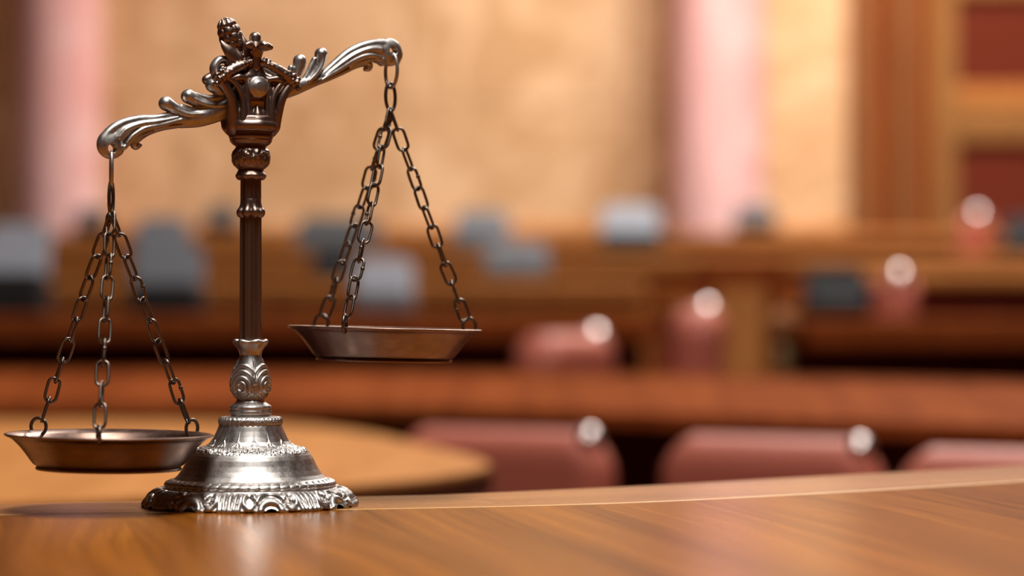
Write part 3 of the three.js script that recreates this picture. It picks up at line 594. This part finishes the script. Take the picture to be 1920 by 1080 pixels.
// front bench: one curved run, open below
{
  const t = thing('bench_desk', 'long curved red-brown bench desk behind the leather armchairs', 'desk');
  const f = new THREE.SplineCurve([[-2.3, 5.33], [-1.3, 5.33], [-0.7, 5.33], [-0.3, 5.27], [0.13, 4.97], [0.4, 4.74], [0.68, 4.45], [0.9, 4.22], [1.35, 3.75]].map((p) => new THREE.Vector2(...p))).getPoints(80);
  const off = (d) => f.map((p, i) => { const a = f[Math.max(0, i - 1)], b = f[Math.min(f.length - 1, i + 1)], l = Math.hypot(b.x - a.x, b.y - a.y); return new THREE.Vector2(p.x - (b.y - a.y) / l * d, p.y + (b.x - a.x) / l * d); });
  const strip = (d0, d1, y0, y1) => { const g = new THREE.ExtrudeGeometry(new THREE.Shape([...off(d1), ...off(d0).reverse()]), { depth: y1 - y0, bevelEnabled: false }); g.rotateX(-Math.PI / 2); g.translate(0, y0, 0); return uvBox(g.toNonIndexed ? g : g); };
  const slope = (d0, d1, y0, y1, th) => {                            // inclined writing board following the curve
    const A = off(d0), B = off(d1), P = [], I = [], n = f.length;
    for (let i = 0; i < n; i++) P.push(A[i].x, y0, -A[i].y, B[i].x, y1, -B[i].y, B[i].x, y1 - th, -B[i].y, A[i].x, y0 - th, -A[i].y);
    for (let i = 0; i < n - 1; i++) for (let k = 0; k < 4; k++) { const a = i * 4 + k, b = i * 4 + (k + 1) % 4; I.push(a, a + 4, b + 4, a, b + 4, b); }
    I.push(0, 1, 2, 0, 2, 3); const e = (n - 1) * 4; I.push(e, e + 2, e + 1, e, e + 3, e + 2);
    let g = new THREE.BufferGeometry(); g.setAttribute('position', new THREE.Float32BufferAttribute(P, 3)); g.setIndex(I); g = g.toNonIndexed(); g.computeVertexNormals(); return uvBox(g);
  };
  mesh('desktop', slope(0, 0.36, 0.848, 0.910, 0.028), M.mahogany, t);
  mesh('ledge', strip(0.365, 0.46, 0.886, 0.914), M.mahogany, t);
  mesh('back_panel', strip(0.42, 0.445, 0, 0.886), M.darkwood, t);
  for (const i of [3, 24, 78]) { const p = f[i], q = off(0.22)[i], a = f[i - 1], b = f[i + 1]; const m = mesh('leg_panel', rbox(0.03, 0.80, 0.34, 0.005), M.darkwood, t, [q.x, 0.40, -q.y]); m.rotation.y = Math.atan2(b.y - a.y, b.x - a.x); }
}

// ------------------------------------------------------------------ leather armchairs
function armchair(label, [x, y, z], turn, top, w, group) {
  const t = thing('armchair', label, 'chair', [x, y, z], turn, group);      // backrest faces +z (towards the viewer)
  const bh = top - 0.42;
  const bg = new RoundedBoxGeometry(w, bh, 0.13, 6, 0.06), p = bg.attributes.position;
  for (let i = 0; i < p.count; i++) { const yy = p.getY(i) / bh + 0.5, xx = p.getX(i) / w; p.setZ(i, p.getZ(i) - 0.05 * (1 - 4 * xx * xx) * 0.4 + 0.05 * yy); p.setY(i, p.getY(i) - 0.05 * Math.pow(Math.abs(xx) * 2, 3) * yy); }
  bg.computeVertexNormals(); uvBox(bg);
  mesh('backrest', bg, M.leather, t, [0, 0.42 + bh / 2, 0.2]);
  mesh('seat', rbox(w * 0.92, 0.12, 0.5, 0.05, 4), M.leather, t, [0, 0.40, -0.08]);
  for (const s of [-1, 1]) {
    mesh('armrest', rbox(0.07, 0.06, 0.42, 0.028, 4), M.leather, t, [s * (w / 2 + 0.0), 0.62, -0.02]);
    mesh('arm_support', rbox(0.03, 0.28, 0.04, 0.01), M.chrome, t, [s * (w / 2), 0.47, -0.12]);
  }
  for (const s of turn > 1.42 ? [-1, 1] : [1]) mesh('corner_cap', new THREE.SphereGeometry(turn > 1 ? 0.036 : 0.024, 20, 14), M.chrome, t, [s * (w / 2 - 0.035), top - 0.035, turn > 1 ? 0.24 : 0.262]);
  mesh('pedestal', new THREE.CylinderGeometry(0.03, 0.03, 0.30, 20), M.chrome, t, [0, 0.20, -0.05]);
  for (let k = 0; k < 5; k++) { const a = k / 5 * 6.2832, f = mesh('foot', rbox(0.05, 0.05, 0.30, 0.015), M.chrome, t, [Math.sin(a) * 0.15, 0.025, -0.05 + Math.cos(a) * 0.15]); f.rotation.y = a; }
  return t;
}
armchair('red leather armchair nearest the round-ended table', [0.10, 0, -4.775], -0.5, 0.85, 0.45);
armchair('red leather armchair between two others before the slanting bench', [0.568, 0, -4.425], -0.5, 0.85, 0.41);
armchair('red leather armchair at the far right edge, before the slanting bench', [0.94, 0, -4.03], -0.5, 0.85, 0.45);
armchair('red leather chair with a pink sheen between bench and first desk row', [-0.08, 0, -6.1], 1.1, 1.02, 0.40);
armchair('pale-topped red leather chair turned sideways in the aisle', [0.275, 0, -6.62], 1.4, 1.09, 0.42);
armchair('red leather chair behind the third desk row, before the wooden door surround', [1.64, 0.52, -9.83], 1.45, 0.96, 0.40);
armchair('red leather chair behind the right desk row beside the black terminal', [1.0, 0.27, -7.8], 1.45, 0.93, 0.42);

// ------------------------------------------------------------------ rising desk rows
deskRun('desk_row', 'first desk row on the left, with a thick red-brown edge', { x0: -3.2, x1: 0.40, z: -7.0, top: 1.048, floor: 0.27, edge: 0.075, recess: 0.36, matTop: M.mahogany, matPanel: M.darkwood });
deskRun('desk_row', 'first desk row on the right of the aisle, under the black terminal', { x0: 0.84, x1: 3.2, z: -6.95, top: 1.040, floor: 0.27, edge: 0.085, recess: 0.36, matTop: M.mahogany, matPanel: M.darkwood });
deskRun('desk_row', 'second desk row in the middle, brown panels', { x0: -3.3, x1: 0.46, z: -8.15, top: 1.165, floor: 0.40, edge: 0.05, recess: 0.05 });
deskRun('desk_row', 'second desk row on the right, red-brown panels', { x0: 1.15, x1: 3.4, z: -8.1, top: 1.20, floor: 0.40, edge: 0.05, recess: 0.06, matPanel: M.redpanel });
deskRun('desk_row', 'third desk row, running the whole width behind', { x0: -3.6, x1: 3.6, z: -9.05, top: 1.278, floor: 0.52, edge: 0.05, recess: 0.05 });
deskRun('desk_row', 'rearmost and highest desk row below the marble wall', { x0: -3.6, x1: 3.6, z: -10.5, top: 1.415, floor: 0.66, edge: 0.05, recess: 0.05 });
// aisle: dark gate behind, lit end panel and brass post
{
  const g = thing('aisle_gate', 'dark wooden gate closing the aisle between the desk rows', 'gate', [0.79, 0.40, -8.12]);
  for (let i = 0; i < 3; i++) mesh('panel', rbox(0.20, 0.62, 0.025, 0.006), M.darkwood, g, [-0.205 + i * 0.205, 0.36, 0]);
  for (const x of [-0.31, 0.31]) mesh('stile', rbox(0.04, 0.70, 0.05, 0.006), M.mahogany, g, [x, 0.35, 0]);
  mesh('rail', rbox(0.66, 0.06, 0.06, 0.01), M.mahogany, g, [0, 0.73, 0]);
  const t = thing('wooden_screen', 'upright honey coloured wooden screen in the aisle beside a leather chair', 'screen', [0.70, 0.27, -7.4]);
  mesh('board', rbox(0.15, 0.86, 0.03, 0.008), M.honey, t, [0, 0.43, 0]);
  mesh('stile', rbox(0.05, 0.90, 0.05, 0.008), M.mahogany, t, [0.102, 0.45, 0]);
  mesh('stile', rbox(0.05, 0.90, 0.05, 0.008), M.mahogany, t, [-0.102, 0.45, 0]);
  mesh('cap', rbox(0.27, 0.05, 0.06, 0.01), M.mahogany, t, [0, 0.925, 0]);
  const p = thing('brass_post', 'short brass post at the end of the right desk row', 'post', [0.735, 0, -6.6]);
  mesh('stem', plainLathe([[0.001, 0], [0.06, 0], [0.06, 0.02], [0.025, 0.04], [0.022, 0.9], [0.03, 0.94], [0.022, 0.97], [0.001, 0.975]], 32), M.brass, p);
  mesh('knob', plainLathe([[0.001, 0.97], [0.02, 0.975], [0.042, 1.0], [0.046, 1.02], [0.04, 1.045], [0.001, 1.065]], 32), M.walnut, p);
}
// ------------------------------------------------------------------ desk terminals
const roundRect = (w, h, r) => { const s = new THREE.Shape(), x = w / 2, y = h / 2; r = Math.min(r, x * 0.9, y * 0.9); s.moveTo(-x, -y).lineTo(x, -y).lineTo(x, y - r).absarc(x - r, y - r, r, 0, Math.PI / 2).lineTo(-x + r, y).absarc(-x + r, y - r, r, Math.PI / 2, Math.PI).lineTo(-x, -y); return s; };
function terminal(label, [x, y, z], w, h, face, body, turn = 0, lean = 0.45) {
  const t = thing('desk_terminal', label, 'terminal', [x, y, z], turn, 'terminals on the desks'), bh = h * 0.5, sh = (h - bh * 0.7) / Math.cos(lean);
  mesh('base', rbox(w, bh, w * 0.75, 0.025, 4), body, t, [0, bh / 2, 0]);
  const s = mesh('screen', new THREE.ExtrudeGeometry(roundRect(w * 0.96, sh, 0.045), { depth: 0.012, bevelEnabled: true, bevelThickness: 0.004, bevelSize: 0.004, bevelOffset: -0.004, bevelSegments: 2 }), face, t, [0, bh * 0.75 + sh / 2 * Math.cos(lean), -sh / 2 * Math.sin(lean) + w * 0.05]);
  s.rotation.x = -lean;
  mesh('bezel', rbox(w * 0.96, sh * 0.08, 0.026, 0.006), body, s, [0, -sh / 2 + sh * 0.05, 0.004]);
  mesh('stalk', new THREE.CylinderGeometry(0.006, 0.008, h * 0.6, 12), M.blackplastic, t, [w * 0.3, bh + h * 0.2, -w * 0.25]);
}
const T = [
  ['pale terminal with dark base at the far left of the first row', [-1.49, 1.048, -7.25], 0.20, 0.265, M.pale, M.blackplastic],
  ['wide grey terminal with dark base on the left of the first row', [-1.03, 1.048, -7.22], 0.22, 0.20, M.slate, M.blackplastic],
  ['pale blue-grey terminal just behind the right-hand pan', [-0.385, 1.048, -7.25], 0.185, 0.165, M.pale, M.slate],
  ['black terminal at the left end of the right desk row', [0.965, 1.040, -7.2], 0.19, 0.145, M.blackplastic, M.blackplastic],
  ['slate terminal on the second row behind the wide grey one', [-1.22, 1.165, -8.4], 0.20, 0.22, M.slate, M.slate],
  ['small dark terminal on the second row near the chains', [-0.62, 1.165, -8.4], 0.15, 0.13, M.blackplastic, M.blackplastic],
  ['broad grey terminal on the middle of the second row', [0.015, 1.165, -8.4], 0.23, 0.135, M.slate, M.greyplastic],
  ['broad dark grey terminal on the third row left of the chains', [-0.67, 1.278, -9.3], 0.33, 0.15, M.greyplastic, M.greyplastic],
  ['slate terminal on the third row left of the middle', [-0.115, 1.278, -9.3], 0.22, 0.17, M.slate, M.greyplastic],
  ['pale terminal on a black base, third row before the marble', [0.455, 1.278, -9.3], 0.235, 0.19, M.pale, M.blackplastic],
  ['dark terminal at the right edge of the third row', [1.97, 1.278, -9.3], 0.16, 0.15, M.blackplastic, M.blackplastic],
  ['small dark terminal on the rear row by the left column', [-1.87, 1.415, -10.75], 0.16, 0.11, M.greyplastic, M.blackplastic],
  ['small dark terminal on the rear row behind the scale column', [-1.29, 1.415, -10.75], 0.17, 0.12, M.greyplastic, M.blackplastic],
  ['small dark terminal on the rear row before the right column', [1.08, 1.415, -10.75], 0.19, 0.12, M.greyplastic, M.blackplastic],
];
for (const a of T) terminal(...a);

renderer.render(scene, camera);
